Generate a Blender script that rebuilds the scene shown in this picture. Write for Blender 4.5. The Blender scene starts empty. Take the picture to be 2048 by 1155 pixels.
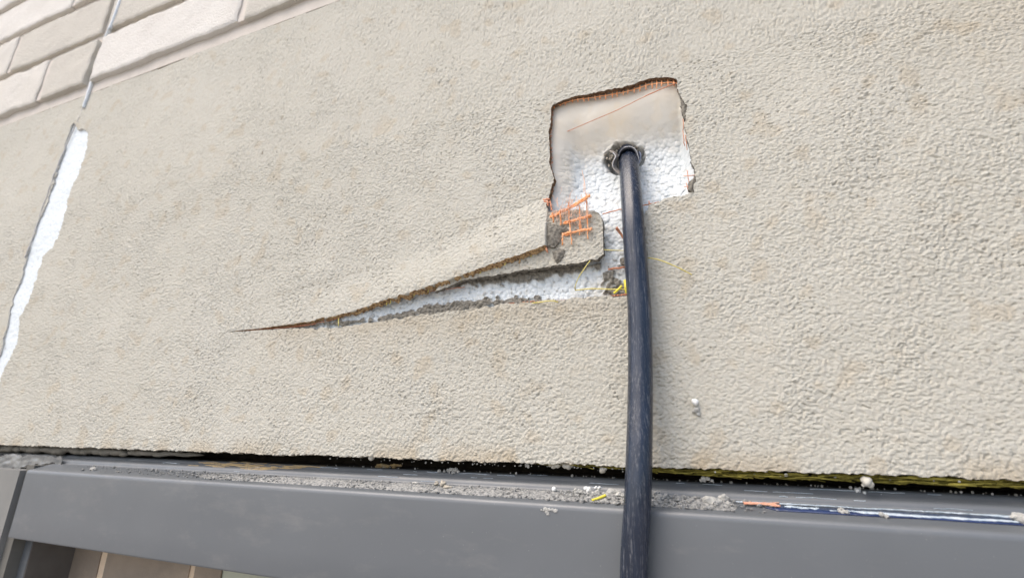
import bpy, math, random
import numpy as np
from mathutils import Matrix, Vector

# ------------------------------------------------------------------ camera
D = 0.40                                   # camera to wall plane, metres
F = 1035.0                                 # focal length in pixels of a 2048 wide frame
def _cam():
    v1 = np.array([-2574., 258., F]); v1 /= np.linalg.norm(v1); X = -v1
    v2 = np.array([81., -3300., F]); v2 = v2 - v2.dot(X)*X; v2 /= np.linalg.norm(v2)
    return np.array([X, np.cross(v2, X), v2])
M = _cam()
def P(px, py, y=0.0):
    """point of the plane Y = y seen at photo pixel px, py"""
    w = M @ np.array([px-1024., py-577.5, F])
    p = w*((D+y)/w[1]); p[1] -= D
    return p
def XZ(px, py, y=0.0):
    p = P(px, py, y); return (p[0], p[2])

sc = bpy.context.scene
col = sc.collection
cam = bpy.data.cameras.new('camera'); co = bpy.data.objects.new('camera', cam); col.objects.link(co)
R = Matrix(((M[0][0], -M[0][1], -M[0][2]), (M[1][0], -M[1][1], -M[1][2]), (M[2][0], -M[2][1], -M[2][2])))
co.matrix_world = Matrix.Translation((0, -D, 0)) @ R.to_4x4()
cam.sensor_width = 36; cam.lens = 36*F/2048.
cam.clip_start = 0.01; cam.clip_end = 500
cam.dof.use_dof = True; cam.dof.focus_distance = 0.43; cam.dof.aperture_fstop = 7.0
sc.camera = co

# ------------------------------------------------------------------ light
SUN_EL, SUN_AZ = math.radians(55), math.radians(218)    # azimuth clockwise from +Y
w = bpy.data.worlds.new('World'); sc.world = w; w.use_nodes = True
nt = w.node_tree; bg = nt.nodes['Background']; sky = nt.nodes.new('ShaderNodeTexSky')
sky.sky_type = 'NISHITA'; sky.sun_disc = False
sky.sun_elevation = SUN_EL; sky.sun_rotation = SUN_AZ; sky.air_density = 1.0; sky.dust_density = 4.0; sky.ozone_density = 1.0
nt.links.new(sky.outputs[0], bg.inputs[0]); bg.inputs[1].default_value = 0.15
sl = bpy.data.lights.new('sun', 'SUN'); sl.energy = 0.85; sl.angle = math.radians(56); sl.color = (1, .95, .88)
so = bpy.data.objects.new('sun', sl); col.objects.link(so)
sdir = Vector((math.sin(SUN_AZ)*math.cos(SUN_EL), math.cos(SUN_AZ)*math.cos(SUN_EL), math.sin(SUN_EL)))
so.rotation_euler = sdir.to_track_quat('Z', 'Y').to_euler(); so.location = (0, -3, 3)
sc.view_settings.view_transform = 'Standard'; sc.view_settings.look = 'None'; sc.view_settings.gamma = 1
sc.view_settings.exposure = 0.82

# ------------------------------------------------------------------ helpers
rnd = random.Random(7)
def tag(o, label=None, cat=None, group=None, kind=None):
    if label: o['label'] = label
    if cat: o['category'] = cat
    if group: o['group'] = group
    if kind: o['kind'] = kind
    return o
def empty(name, loc=(0, 0, 0)):
    o = bpy.data.objects.new(name, None); o.location = loc; o.empty_display_size = .02
    col.objects.link(o); return o

_tabs = {}
def vn(x, z, s, seed=0):
    """smooth value noise, cell s, range 0..1"""
    if seed not in _tabs: _tabs[seed] = np.random.RandomState(seed+11).rand(512, 512)
    T = _tabs[seed]
    a = x/s+seed*37.7+3000; b = z/s+seed*17.3+3000
    i = np.floor(a).astype(np.int64); j = np.floor(b).astype(np.int64)
    u = a-i; v = b-j; u = u*u*u*(u*(u*6-15)+10); v = v*v*v*(v*(v*6-15)+10)
    i0 = i & 511; i1 = (i+1) & 511; j0 = j & 511; j1 = (j+1) & 511
    return (T[i0, j0]*(1-u)+T[i1, j0]*u)*(1-v)+(T[i0, j1]*(1-u)+T[i1, j1]*u)*v
def rn(x, z, s, seed=0):                   # rotated pair, hides the lattice
    c, q = .809, .588
    return .5*(vn(x, z, s, seed)+vn(c*x-q*z, q*x+c*z, s*.93, seed+1))
def worley(x, z, s, seed=0):
    if (seed, 'w') not in _tabs: _tabs[(seed, 'w')] = np.random.RandomState(seed+5).rand(3, 256, 256)
    T = _tabs[(seed, 'w')]
    a = x/s+1000; b = z/s+1000; i = np.floor(a).astype(np.int64); j = np.floor(b).astype(np.int64)
    best = np.full(a.shape, 9.); idv = np.zeros(a.shape)
    for di in (-1, 0, 1):
        for dj in (-1, 0, 1):
            ii = (i+di) & 255; jj = (j+dj) & 255
            d = (i+di+.1+.8*T[0, ii, jj]-a)**2+(j+dj+.1+.8*T[1, ii, jj]-b)**2
            m = d < best; best = np.where(m, d, best); idv = np.where(m, T[2, ii, jj], idv)
    return np.sqrt(best), idv
def sstep(a, b, x):
    t = np.clip((x-a)/(b-a), 0, 1); return t*t*(3-2*t)

def polysd(X, Z, poly):
    """signed distance to a polygon, positive inside"""
    p = np.array(poly, float); n = len(p)
    d2 = np.full(X.shape, 1e9); ins = np.zeros(X.shape, bool)
    for k in range(n):
        ax, az = p[k]; bx, bz = p[(k+1) % n]; ex, ez = bx-ax, bz-az
        t = np.clip(((X-ax)*ex+(Z-az)*ez)/(ex*ex+ez*ez+1e-15), 0, 1)
        d2 = np.minimum(d2, (X-ax-t*ex)**2+(Z-az-t*ez)**2)
        c = (az > Z) != (bz > Z)
        xi = ax+(Z-az)*ex/(ez if abs(ez) > 1e-12 else 1e-12)
        ins ^= c & (X < xi)
    return np.where(ins, 1, -1)*np.sqrt(d2)
def linedist(X, Z, pts):
    """distance to a polyline minus a radius given per point"""
    best = np.full(X.shape, 1e9)
    for (a, b) in zip(pts[:-1], pts[1:]):
        ex, ez = b[0]-a[0], b[1]-a[1]
        t = np.clip(((X-a[0])*ex+(Z-a[1])*ez)/(ex*ex+ez*ez+1e-15), 0, 1)
        best = np.minimum(best, np.hypot(X-a[0]-t*ex, Z-a[1]-t*ez)-(a[2]+(b[2]-a[2])*t))
    return best

def mesh_np(name, V, Fc, mats, parent=None, smooth=True, midx=None, attrs=None):
    me = bpy.data.meshes.new(name); V = np.asarray(V, np.float32); Fc = np.asarray(Fc, np.int32)
    me.vertices.add(len(V)); me.vertices.foreach_set('co', V.ravel())
    k = Fc.shape[1]
    me.loops.add(Fc.size); me.loops.foreach_set('vertex_index', Fc.ravel())
    me.polygons.add(len(Fc)); me.polygons.foreach_set('loop_start', np.arange(0, Fc.size, k, dtype=np.int32))
    me.polygons.foreach_set('use_smooth', np.full(len(Fc), smooth))
    if midx is not None: me.polygons.foreach_set('material_index', np.asarray(midx, np.int32))
    me.update(calc_edges=True)
    for m in (mats if isinstance(mats, (list, tuple)) else [mats]): me.materials.append(m)
    for an, av in (attrs or {}).items():
        a = me.attributes.new(an, 'FLOAT', 'POINT'); a.data.foreach_set('value', np.asarray(av, np.float32).ravel())
    o = bpy.data.objects.new(name, me); col.objects.link(o)
    if parent: o.parent = parent
    return o

def field(name, xs, zs, sdf, Yf, mat, parent=None, attrs=None, thick=None, emats=None, esel=None, outer=False, ename='cut_edge', rag=.0004, drop=None):
    """height field over a kept region; with thick, ragged side walls run back from every cut boundary"""
    X, Z = np.meshgrid(xs, zs, indexing='ij'); nx, nz = X.shape
    cx = np.gradient(xs)[:, None]*np.ones((1, nz)); cz = np.gradient(zs)[None, :]*np.ones((nx, 1)); c = np.minimum(cx, cz)
    if sdf is not None:
        sd = sdf(X, Z); gx = np.gradient(sd, axis=0)/cx; gz = np.gradient(sd, axis=1)/cz; g2 = gx*gx+gz*gz+1e-6
        near = np.abs(sd) < .62*c
        g2 = np.maximum(g2, .4)
        X = np.where(near, X-sd*gx/g2, X); Z = np.where(near, Z-sd*gz/g2, Z)
        ok = (sd > -.62*c)
    else: ok = np.ones(X.shape, bool)
    Y = Yf(X, Z)
    idx = np.arange(nx*nz).reshape(nx, nz)
    a, b, d, e = idx[:-1, :-1], idx[1:, :-1], idx[1:, 1:], idx[:-1, 1:]
    k = ok[:-1, :-1] & ok[1:, :-1] & ok[1:, 1:] & ok[:-1, 1:]
    Q = np.stack([a[k], b[k], d[k], e[k]], 1)
    used = np.zeros(nx*nz, bool); used[Q.ravel()] = True
    rem = np.cumsum(used)-1
    V = np.stack([X.ravel(), Y.ravel(), Z.ravel()], 1)
    at = {n: f(X, Z).ravel()[used] for n, f in (attrs or {}).items()}
    o = mesh_np(name, V[used], rem[Q], mat, parent, attrs=at)
    if thick:
        E = np.concatenate([Q[:, [0, 1]], Q[:, [1, 2]], Q[:, [2, 3]], Q[:, [3, 0]]])
        key = np.minimum(E[:, 0], E[:, 1])*(nx*nz)+np.maximum(E[:, 0], E[:, 1])
        u, first, cnt = np.unique(key, return_index=True, return_counts=True)
        B = E[first[cnt == 1]]
        if not outer:
            ii = B//nz; jj = B % nz
            on = ((ii == 0).all(1) | (ii == nx-1).all(1) | (jj == nz-1).all(1))
            B = B[~on]
        bv = np.unique(B); m = -np.ones(nx*nz, int); m[bv] = np.arange(len(bv)); n = len(bv)
        L = 5; rs = np.random.RandomState(3); layers = []
        base = V[bv]
        gxn = None
        for q in range(L+1):
            t = q/L; j = rag*(0 if q == 0 else 1)
            v = base.copy(); v[:, 1] += thick*t
            if drop: v[:, 2] -= drop(base)*t
            v[:, 0] += (rn(base[:, 0]+q*.013, base[:, 2], .0022, 40)-.5)*4*j+rs.normal(0, j*.35, n)
            v[:, 2] += (rn(base[:, 0], base[:, 2]+q*.013, .0022, 42)-.5)*4*j+rs.normal(0, j*.35, n)
            layers.append(v)
        VV = np.concatenate(layers); FF = []; MI = []
        mb = m[B]; mid = (V[B[:, 0]]+V[B[:, 1]])/2
        sel = esel(mid, V[B[:, 1]]-V[B[:, 0]]) if esel else np.zeros(len(B), int)
        for q in range(L):
            FF.append(np.stack([mb[:, 1]+q*n, mb[:, 0]+q*n, mb[:, 0]+(q+1)*n, mb[:, 1]+(q+1)*n], 1)); MI.append(sel)
        mesh_np(ename, VV, np.concatenate(FF), emats or mat, o if not parent else parent, midx=np.concatenate(MI))
    return o

def _ico():
    import bmesh
    bm = bmesh.new(); bmesh.ops.create_icosphere(bm, subdivisions=2, radius=1)
    V = np.array([v.co[:] for v in bm.verts]); Fc = np.array([[v.index for v in f.verts] for f in bm.faces]); bm.free()
    bm = bmesh.new(); bmesh.ops.create_icosphere(bm, subdivisions=3, radius=1)
    V3 = np.array([v.co[:] for v in bm.verts]); F3 = np.array([[v.index for v in f.verts] for f in bm.faces]); bm.free()
    return V, Fc, V3, F3
IV, IF, IV3, IF3 = _ico()
def rotm(r):
    q = r.normal(size=4); q /= np.linalg.norm(q); a, b, c, d = q
    return np.array([[1-2*(c*c+d*d), 2*(b*c-a*d), 2*(b*d+a*c)], [2*(b*c+a*d), 1-2*(b*b+d*d), 2*(c*d-a*b)], [2*(b*d-a*c), 2*(c*d+a*b), 1-2*(b*b+c*c)]])
class MB:
    def __init__(s): s.v = []; s.f = []; s.n = 0
    def add(s, V, Fc):
        V = np.asarray(V, float)
        Fc = np.asarray(Fc, int)
        if Fc.shape[1] == 4: Fc = np.concatenate([Fc[:, [0, 1, 2]], Fc[:, [0, 2, 3]]])
        s.v.append(V); s.f.append(Fc+s.n); s.n += len(V)
    def rock(s, c, size, r, rough=.3, fine=False):
        V0, F0 = (IV3, IF3) if fine else (IV, IF)
        d = np.ones(len(V0))
        for k in range(4):
            ax = r.normal(size=3); ax /= np.linalg.norm(ax)
            d = np.minimum(d, .62+.3*r.rand()+np.maximum(0, 1-(V0@ax))*1.2)       # chipped facets
        ph = r.rand(3)*9
        for fq, am in ((2.3, .45), (5.1, .3), (11., .16)):
            d += rough*am*(np.sin(V0[:, 0]*fq+ph[0])*np.sin(V0[:, 1]*fq+ph[1])+np.sin(V0[:, 2]*fq+ph[2])*np.cos(V0[:, 0]*fq*.8))
        sz = np.asarray(size, float)*np.ones(3)
        V = (V0*d[:, None])@rotm(r).T*sz+np.asarray(c)
        s.add(V, F0)
    def ball(s, c, rad, r, sq=.08):
        V = IV3*(1+sq*(np.sin(IV3[:, 0]*2.7+r.rand()*6)*np.sin(IV3[:, 2]*2.2+r.rand()*6)))[:, None]
        s.add(V*rad+np.asarray(c), IF3)
    def tube(s, pts, rad, seg=8, flat=1.0, cap=True, prof=None):
        pts = [np.array(p, float) for p in pts]; n = len(pts)
        rad = rad if hasattr(rad, '__len__') else [rad]*n
        up = np.array([0.0, 1.0, 0.0]); base = s.n; V = []
        for i, p in enumerate(pts):
            t = pts[min(i+1, n-1)]-pts[max(i-1, 0)]; t /= np.linalg.norm(t)+1e-12
            a = np.cross(up, t)
            if np.linalg.norm(a) < 1e-3: a = np.cross([1, 0, 0], t)
            a /= np.linalg.norm(a); b = np.cross(t, a)
            for k in range(seg):
                th = 2*math.pi*k/seg; q = rad[i]*(prof(th) if prof else 1)
                V.append(p+a*q*math.cos(th)+b*q*flat*math.sin(th))
        Fq = [[i*seg+k, i*seg+(k+1) % seg, (i+1)*seg+(k+1) % seg, (i+1)*seg+k] for i in range(n-1) for k in range(seg)]
        if cap:
            V += [pts[0], pts[-1]]; c0, c1 = n*seg, n*seg+1
            T = [[c0, (k+1) % seg, k] for k in range(seg)]+[[c1, (n-1)*seg+k, (n-1)*seg+(k+1) % seg] for k in range(seg)]
            Fq = np.array(Fq); F3 = np.concatenate([Fq[:, [0, 1, 2]], Fq[:, [0, 2, 3]], np.array(T)])
            s.add(V, F3)
        else: s.add(V, Fq)
    def box(s, x0, x1, y0, y1, z0, z1):
        V = [(x, y, z) for x in (x0, x1) for y in (y0, y1) for z in (z0, z1)]
        s.add(V, [[0, 1, 3, 2], [4, 6, 7, 5], [0, 4, 5, 1], [2, 3, 7, 6], [0, 2, 6, 4], [1, 5, 7, 3]])
    def build(s, name, mat, parent=None, smooth=True):
        return mesh_np(name, np.concatenate(s.v), np.concatenate(s.f), mat, parent, smooth)
def smoothpath(pts, n=8, jit=0, r=None):
    pts = [np.array(p, float) for p in pts]; out = []
    for i in range(len(pts)-1):
        p0, p1, p2, p3 = pts[max(i-1, 0)], pts[i], pts[i+1], pts[min(i+2, len(pts)-1)]
        for k in range(n):
            t = k/n
            q = .5*((2*p1)+(-p0+p2)*t+(2*p0-5*p1+4*p2-p3)*t*t+(-p0+3*p1-3*p2+p3)*t**3)
            if jit: q = q+r.normal(0, jit, 3)
            out.append(q)
    out.append(pts[-1]); return out

# ------------------------------------------------------------------ materials
def new(name):
    m = bpy.data.materials.new(name); m.use_nodes = True
    return m, m.node_tree, m.node_tree.nodes['Principled BSDF']
def N(nt, t, **k):
    n = nt.nodes.new(t)
    for a, v in k.items(): setattr(n, a, v)
    return n
def mixc(nt, fac, a, b, mode='MIX'):
    n = N(nt, 'ShaderNodeMix', data_type='RGBA', blend_type=mode)
    for sock, v in ((n.inputs[0], fac), (n.inputs[6], a), (n.inputs[7], b)):
        if hasattr(v, 'links'): nt.links.new(v, sock)
        else: sock.default_value = v if not hasattr(v, '__len__') else (*v[:3], 1)
    return n.outputs[2]
def noise(nt, scale, detail=3, rough=.6, stretch=None, dist=0):
    tc = N(nt, 'ShaderNodeNewGeometry'); src = tc.outputs['Position']
    if stretch:
        mp = N(nt, 'ShaderNodeMapping'); mp.inputs['Scale'].default_value = stretch
        nt.links.new(src, mp.inputs[0]); src = mp.outputs[0]
    n = N(nt, 'ShaderNodeTexNoise'); n.inputs['Scale'].default_value = scale; n.inputs['Detail'].default_value = detail
    n.inputs['Roughness'].default_value = rough; n.inputs['Distortion'].default_value = dist
    nt.links.new(src, n.inputs['Vector']); return n.outputs['Fac']
def ramp(nt, src, a, b, lo=0., hi=1.):
    n = N(nt, 'ShaderNodeMapRange'); n.inputs[1].default_value = a; n.inputs[2].default_value = b
    n.inputs[3].default_value = lo; n.inputs[4].default_value = hi; nt.links.new(src, n.inputs[0]); return n.outputs[0]
def bump(nt, p, h, dist, strength=1.):
    b = N(nt, 'ShaderNodeBump'); b.inputs['Strength'].default_value = strength; b.inputs['Distance'].default_value = dist
    nt.links.new(h, b.inputs['Height']); nt.links.new(b.outputs[0], p.inputs['Normal'])
def attr(nt, n):
    a = N(nt, 'ShaderNodeAttribute'); a.attribute_name = n; return a.outputs['Fac']
def simple(name, c1, c2=None, scale=200, rough=.8, bscale=None, bdist=.0003, spec=.3, lo=.35, hi=.65, stretch=None, metal=0):
    m, nt, p = new(name); p.inputs['Roughness'].default_value = rough; p.inputs['Specular IOR Level'].default_value = spec
    p.inputs['Metallic'].default_value = metal
    if c2: nt.links.new(mixc(nt, ramp(nt, noise(nt, scale, stretch=stretch), lo, hi), c1, c2), p.inputs['Base Color'])
    else: p.inputs['Base Color'].default_value = (*c1, 1)
    if bscale: bump(nt, p, noise(nt, bscale, 4), bdist)
    return m

def stucco_mat():
    m, nt, p = new('stucco'); p.inputs['Roughness'].default_value = .92; p.inputs['Specular IOR Level'].default_value = .15
    c = mixc(nt, ramp(nt, noise(nt, 5, 5), .3, .7), (.518, .505, .442), (.546, .534, .474))
    c = mixc(nt, ramp(nt, noise(nt, 260, 4, .7), .35, .7, 0, .28), c, (.45, .39, .29))
    c = mixc(nt, ramp(nt, noise(nt, 45, 3), .58, .8, 0, .28), c, (.46, .40, .29))
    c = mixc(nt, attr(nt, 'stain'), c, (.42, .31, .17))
    c = mixc(nt, attr(nt, 'pit'), c, (.24, .205, .155))
    nt.links.new(c, p.inputs['Base Color'])
    bump(nt, p, noise(nt, 1100, 4, .8), .0007, .9); return m
M_stucco = stucco_mat()
def foam_mat():
    m, nt, p = new('foam'); p.inputs['Roughness'].default_value = .6; p.inputs['Specular IOR Level'].default_value = .35
    p.inputs['Subsurface Weight'].default_value = .12; p.inputs['Subsurface Radius'].default_value = (.002, .002, .0022); p.inputs['Subsurface Scale'].default_value = 1
    c = mixc(nt, ramp(nt, noise(nt, 60, 4), .35, .75, 0, .5), (.67, .71, .72), (.58, .62, .63))
    c = mixc(nt, attr(nt, 'cream'), c, (.75, .65, .49))
    g = mixc(nt, ramp(nt, noise(nt, 500, 4, .7), .35, .65), (.135, .125, .10), (.27, .25, .21))
    c = mixc(nt, attr(nt, 'grey'), c, g)
    nt.links.new(c, p.inputs['Base Color']); bump(nt, p, noise(nt, 1300, 3, .7), .0003, .5); return m
M_foam = foam_mat()
M_grey = simple('base_coat', (.13, .12, .10), (.27, .25, .21), 420, .95, 900, .0006)
M_brownedge = simple('cut_edge_brown', (.085, .045, .025), (.26, .17, .10), 380, .95, 800, .0007)  # brown of the mesh, with the shadow under the cut put into the colour
M_ochre = simple('cut_edge_ochre', (.17, .10, .055), (.60, .42, .22), 420, .9, 800, .0006, lo=.38, hi=.62)
M_orange = simple('orange_mesh', (.82, .30, .10), (.90, .50, .28), 500, .6, 1500, .0002)
M_redor = simple('red_orange_mesh', (.50, .19, .10), (.68, .33, .20), 500, .6, 1500, .0002)
M_yellow = simple('yellow_fibre', (.62, .52, .10), (.70, .62, .25), 700, .5)
M_yellow2 = simple('yellow_straw', (.72, .62, .03), (.78, .70, .12), 700, .45)
M_olive = simple('olive_fibre', (.10, .085, .012), (.34, .29, .06), 500, .9, stretch=(.25, 1, 1))
M_bead = simple('foam_bead', (.80, .81, .80), (.70, .70, .66), 300, .55, 900, .0003)
M_bead2 = simple('dull_foam', (.62, .60, .53), (.48, .45, .38), 300, .6, 900, .0003)
M_crumb = simple('crumb', (.36, .355, .33), (.50, .49, .45), 300, .95, 900, .0006)
M_dust = simple('dust', (.19, .19, .185), (.37, .365, .34), 500, .95, 900, .0006, lo=.4, hi=.6)
M_white = simple('white_membrane', (.68, .73, .75), (.42, .44, .44), 130, .5, 200, .0015, lo=.66, hi=.74, stretch=(1, 1, .6))
M_dark = simple('dark_cavity', (.022, .020, .017), (.048, .042, .034), 90, .95)  # near-black: shade inside the gap put into the colour; also the cable core
M_black = simple('return_shade', (.11, .10, .09), (.13, .12, .11), 40, .6)  # dark tone holds the shade on the stile's return
M_mortar = simple('mortar', (.63, .58, .52), (.57, .525, .465), 30, .95, 400, .0006)
M_tint = [simple('brick_%s' % n, a, b, 14, .92, 350, .0022, lo=.3, hi=.7) for n, a, b in
          (('cream', (.66, .63, .575), (.61, .58, .52)), ('tan', (.53, .50, .44), (.57, .54, .475)), ('pale', (.70, .675, .625), (.65, .62, .57)))]

def metal_mat():
    m, nt, p = new('painted_metal'); p.inputs['Roughness'].default_value = .34; p.inputs['Specular IOR Level'].default_value = .8
    c = mixc(nt, ramp(nt, noise(nt, 7, 4), .3, .7), (.104, .114, .123), (.118, .128, .136))
    c = mixc(nt, ramp(nt, noise(nt, 60, 5, .7, (.35, 1, 1)), .55, .85, 0, .35), c, (.26, .25, .23))
    c = mixc(nt, ramp(nt, noise(nt, 700, 2, .5), .72, .8, 0, .5), c, (.40, .39, .36))
    nt.links.new(c, p.inputs['Base Color'])
    nt.links.new(ramp(nt, noise(nt, 25, 4, .6), .3, .7, .36, .50), p.inputs['Roughness'])
    bump(nt, p, noise(nt, 900, 2), .00006, .4); return m
M_metal = metal_mat()
def cable_mat():
    m, nt, p = new('cable_jacket'); p.inputs['Specular IOR Level'].default_value = .55
    st = noise(nt, 130, 5, .75, (5, 5, .22))
    sp = noise(nt, 900, 3, .7, (1, 1, .35))
    mul = N(nt, 'ShaderNodeMath', operation='MULTIPLY'); nt.links.new(ramp(nt, st, .5, .72), mul.inputs[0]); nt.links.new(ramp(nt, sp, .42, .66), mul.inputs[1])
    f2 = N(nt, 'ShaderNodeMath', operation='MULTIPLY'); nt.links.new(mul.outputs[0], f2.inputs[0]); f2.inputs[1].default_value = .68
    c = mixc(nt, ramp(nt, noise(nt, 60, 4, .6, (3, 3, .4)), .3, .7), (.006, .011, .024), (.016, .025, .046))
    c = mixc(nt, f2.outputs[0], c, (.33, .33, .34))
    nt.links.new(c, p.inputs['Base Color']); nt.links.new(ramp(nt, st, .3, .7, .16, .36), p.inputs['Roughness'])
    bump(nt, p, st, .0005, .5); return m
M_cable = cable_mat()
M_sleeve = simple('sleeve_plastic', (.05, .055, .07), (.13, .135, .15), 150, .4, 400, .0004, spec=.5)
M_sleeve2 = simple('torn_plastic', (.20, .18, .16), (.34, .31, .28), 200, .5, 500, .0005)
M_lip = simple('sleeve_lip', (.45, .46, .48), (.6, .6, .6), 300, .5)
M_chip = simple('pale_smear', (.38, .46, .52), (.62, .68, .72), 300, .6, 900, .0003)
M_navy = simple('navy_film', (.008, .018, .065), (.022, .042, .12), 120, .25, spec=.6, stretch=(.2, 1, 1))
M_sealant = simple('ochre_sealant', (.50, .36, .17), (.40, .31, .19), 200, .7, 600, .0008)
M_tape = simple('clear_tape', (.14, .145, .145), (.22, .22, .21), 60, .3, 150, .001, spec=.5)
M_tile = simple('tan_tile', (.34, .275, .21), (.26, .215, .17), 18, .6, 200, .0006)
M_grout = simple('grout', (.78, .62, .45), (.68, .54, .40), 60, .9)
M_panel = simple('pale_panel', (.50, .52, .42), (.47, .49, .40), 10, .8)
M_ground = simple('ground_concrete', (.40, .37, .33), (.33, .31, .28), 3, .95)

# ------------------------------------------------------------------ ground
g = MB(); g.box(-60, 60, -60, 60, -2.7, -2.5)
tag(g.build('ground', M_ground, smooth=False), 'pale concrete ground in front of the wall, far below the window', kind='structure')

# ------------------------------------------------------------------ the stucco wall
wall = empty('stucco_wall', (0, 0, 0)); tag(wall, 'cream sand-textured stucco wall with a square hole and a torn slit cut through it', 'wall')
BZ = -0.0095                                # bottom edge of the stucco
TZ = 0.553                                  # top edge, under the brick
# flap: lower edge in the photo and how far it stands out
fl_px = [(440, 665, 0), (520, 656, .0006), (620, 643, .0018), (700, 623, .003), (800, 592, .005), (880, 566, .0065), (985, 529, .009), (1040, 512, .010), (1095, 489, .011)]
fl = [(*XZ(a, b, -h), h) for a, b, h in fl_px]
fx = np.array([q[0] for q in fl]); fz = np.array([q[1] for q in fl]); fh = np.array([q[2] for q in fl])
cr = [XZ(*q) for q in ((440, 662), (520, 606), (700, 560), (880, 490), (1000, 440), (1088, 402))]
crx = np.array([q[0] for q in cr]); crz = np.array([q[1] for q in cr])
def bulge(X, Z):
    ze = np.interp(X, fx, fz); zc = np.interp(X, crx, crz); hv = np.interp(X, fx, fh, left=0, right=0)
    hv = np.where(X > -.134, 0, np.where(X > fx[-1], fh[-1], hv))
    zc = np.maximum(zc, ze+.004)
    t = (zc-Z)/(zc-ze); sc2 = sstep(-.26, -.16, X); up = hv*((1-sc2)*sstep(-.12, .95, t)+sc2*np.clip((t+.03)*1.35, 0, 1)**.85)
    below = Z < ze-.0005
    # lower lip of the slit bows out a little and dies away downwards
    lw = .0022*sstep(-.50, -.30, X)*sstep(-.02, -.12, X)*np.exp(-np.maximum(0, .118-Z)/.022)
    return np.where(below, lw, up)
hole_px = [(1088, 402, .0105), (1103, 388, 0), (1106, 360, 0), (1101, 330, 0), (1100, 300, 0), (1097, 262, 0), (1101, 235, 0), (1104, 210, 0), (1122, 203, 0), (1150, 193, 0), (1185, 187, 0),
           (1225, 180, 0), (1262, 172, 0), (1290, 160, 0), (1320, 153, 0), (1353, 157, 0), (1356, 180, 0), (1362, 196, 0), (1373, 212, 0), (1373, 235, 0), (1369, 262, 0), (1376, 290, 0), (1383, 322, 0),
           (1390, 352, 0), (1387, 384, 0), (1366, 391, 0), (1330, 399, 0), (1300, 412, 0), (1291, 428, 0), (1291, 470, 0), (1294, 520, 0), (1298, 560, 0), (1300, 590, 0),
           (1256, 590, 0), (1180, 596, 0), (1100, 603, 0), (1010, 610, 0), (920, 621, 0), (830, 634, 0), (740, 647, 0), (660, 656, 0), (600, 656, 0), (520, 660, 0)]
hole = [XZ(a, b, -h) for a, b, h in hole_px] + [(q[0], q[1]) for q in fl] + [XZ(1099, 470, -.011), XZ(1098, 440, -.011), XZ(1092, 415, -.0105)]
joint_px = [(148, 246), (158, 262), (166, 256), (178, 264), (177, 285), (163, 330), (150, 365), (137, 400), (128, 440), (118, 470), (104, 497), (84, 512), (80, 535), (70, 565), (64, 590), (42, 634), (41, 660), (36, 690), (20, 720), (4, 752), (-14, 800), (-40, 880), (-56, 880), (-30, 800), (-8, 740), (4, 700), (16, 650), (28, 600), (44, 555), (52, 518), (74, 455), (96, 400), (112, 350), (128, 300)]
joint = [XZ(*q) for q in joint_px]
def wall_sd(X, Z):
    s = np.full(X.shape, .05)
    m = (X > -.56) & (X < .03) & (Z > .08) & (Z < .34)
    if m.any():
        s[m] = -polysd(X[m], Z[m], hole)
        wr = sstep(-.50, -.36, X[m])
        s[m] += wr*((rn(X[m], Z[m], .006, 20)-.5)*.0026+(rn(X[m], Z[m], .014, 18)-.5)*.0022+(rn(X[m], Z[m], .002, 22)-.5)*.0013)
    m = (X < -.88) & (Z > -.02) & (Z < .52)
    if m.any():
        s[m] = np.minimum(s[m], -polysd(X[m], Z[m], joint)+(rn(X[m], Z[m], .012, 24)-.5)*.007+(rn(X[m], Z[m], .005, 23)-.5)*.004)
    # chipped lower and upper edge
    s = np.minimum(s, Z-BZ-.0012+(rn(X, Z*.2, .012, 26)-.5)*.0022+(rn(X, Z, .0025, 28)-.5)*.0022+sstep(.6, .85, rn(X, Z*0, .03, 33))*.0)
    s = np.minimum(s, TZ-Z+(rn(X, Z, .02, 30)-.5)*.005)
    return s
def grain(X, Z):
    a = rn(.80*X+.002*rn(X, Z, .01, 50), Z, .00145, 1); b = rn(.85*X, Z, .00240, 3); c = rn(X, Z, .0036, 5)
    area = .75+.5*sstep(.25, .75, rn(X, Z, .035, 7))
    wd, wi = worley(.82*X+.0009*a, Z+.0009*b, .0019, 8)
    h = (.38*sstep(.28, .58, a)+.62*np.sqrt(np.clip(.62-wd*wd, 0, 1))*(.45+.9*wi)+.36*b+.12*c)*area
    pit = sstep(.30, .18, rn(.75*X, Z, .0015, 9))*sstep(.05, .85, rn(X, Z, .03, 12))
    return h, pit
def wallY(X, Z):
    h, pit = grain(X, Z)
    big = (rn(X, Z, .12, 14)-.5)*.003+(rn(X, Z, .03, 16)-.5)*.0009
    return -(bulge(X, Z)+h*.00106-pit*.0008+big)
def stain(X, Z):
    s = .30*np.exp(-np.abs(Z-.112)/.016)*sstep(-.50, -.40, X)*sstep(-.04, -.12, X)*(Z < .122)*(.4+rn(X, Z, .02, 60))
    s += .35*sstep(.010, -.008, Z)*sstep(.45, .7, rn(X, Z*.3, .03, 62))
    s += .20*sstep(.66, .82, rn(X, Z, .013, 64))
    s += .35*sstep(.005, 0, np.abs(X+.055))*(Z < .12)*rn(X, Z, .01, 61)
    s += .6*np.exp(-((X+.0105)**2+(Z-.0465)**2)/.004**2)*0
    s += .16*sstep(.08, .25, X)*sstep(.2, .32, Z)
    return np.clip(s, 0, 1)
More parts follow.
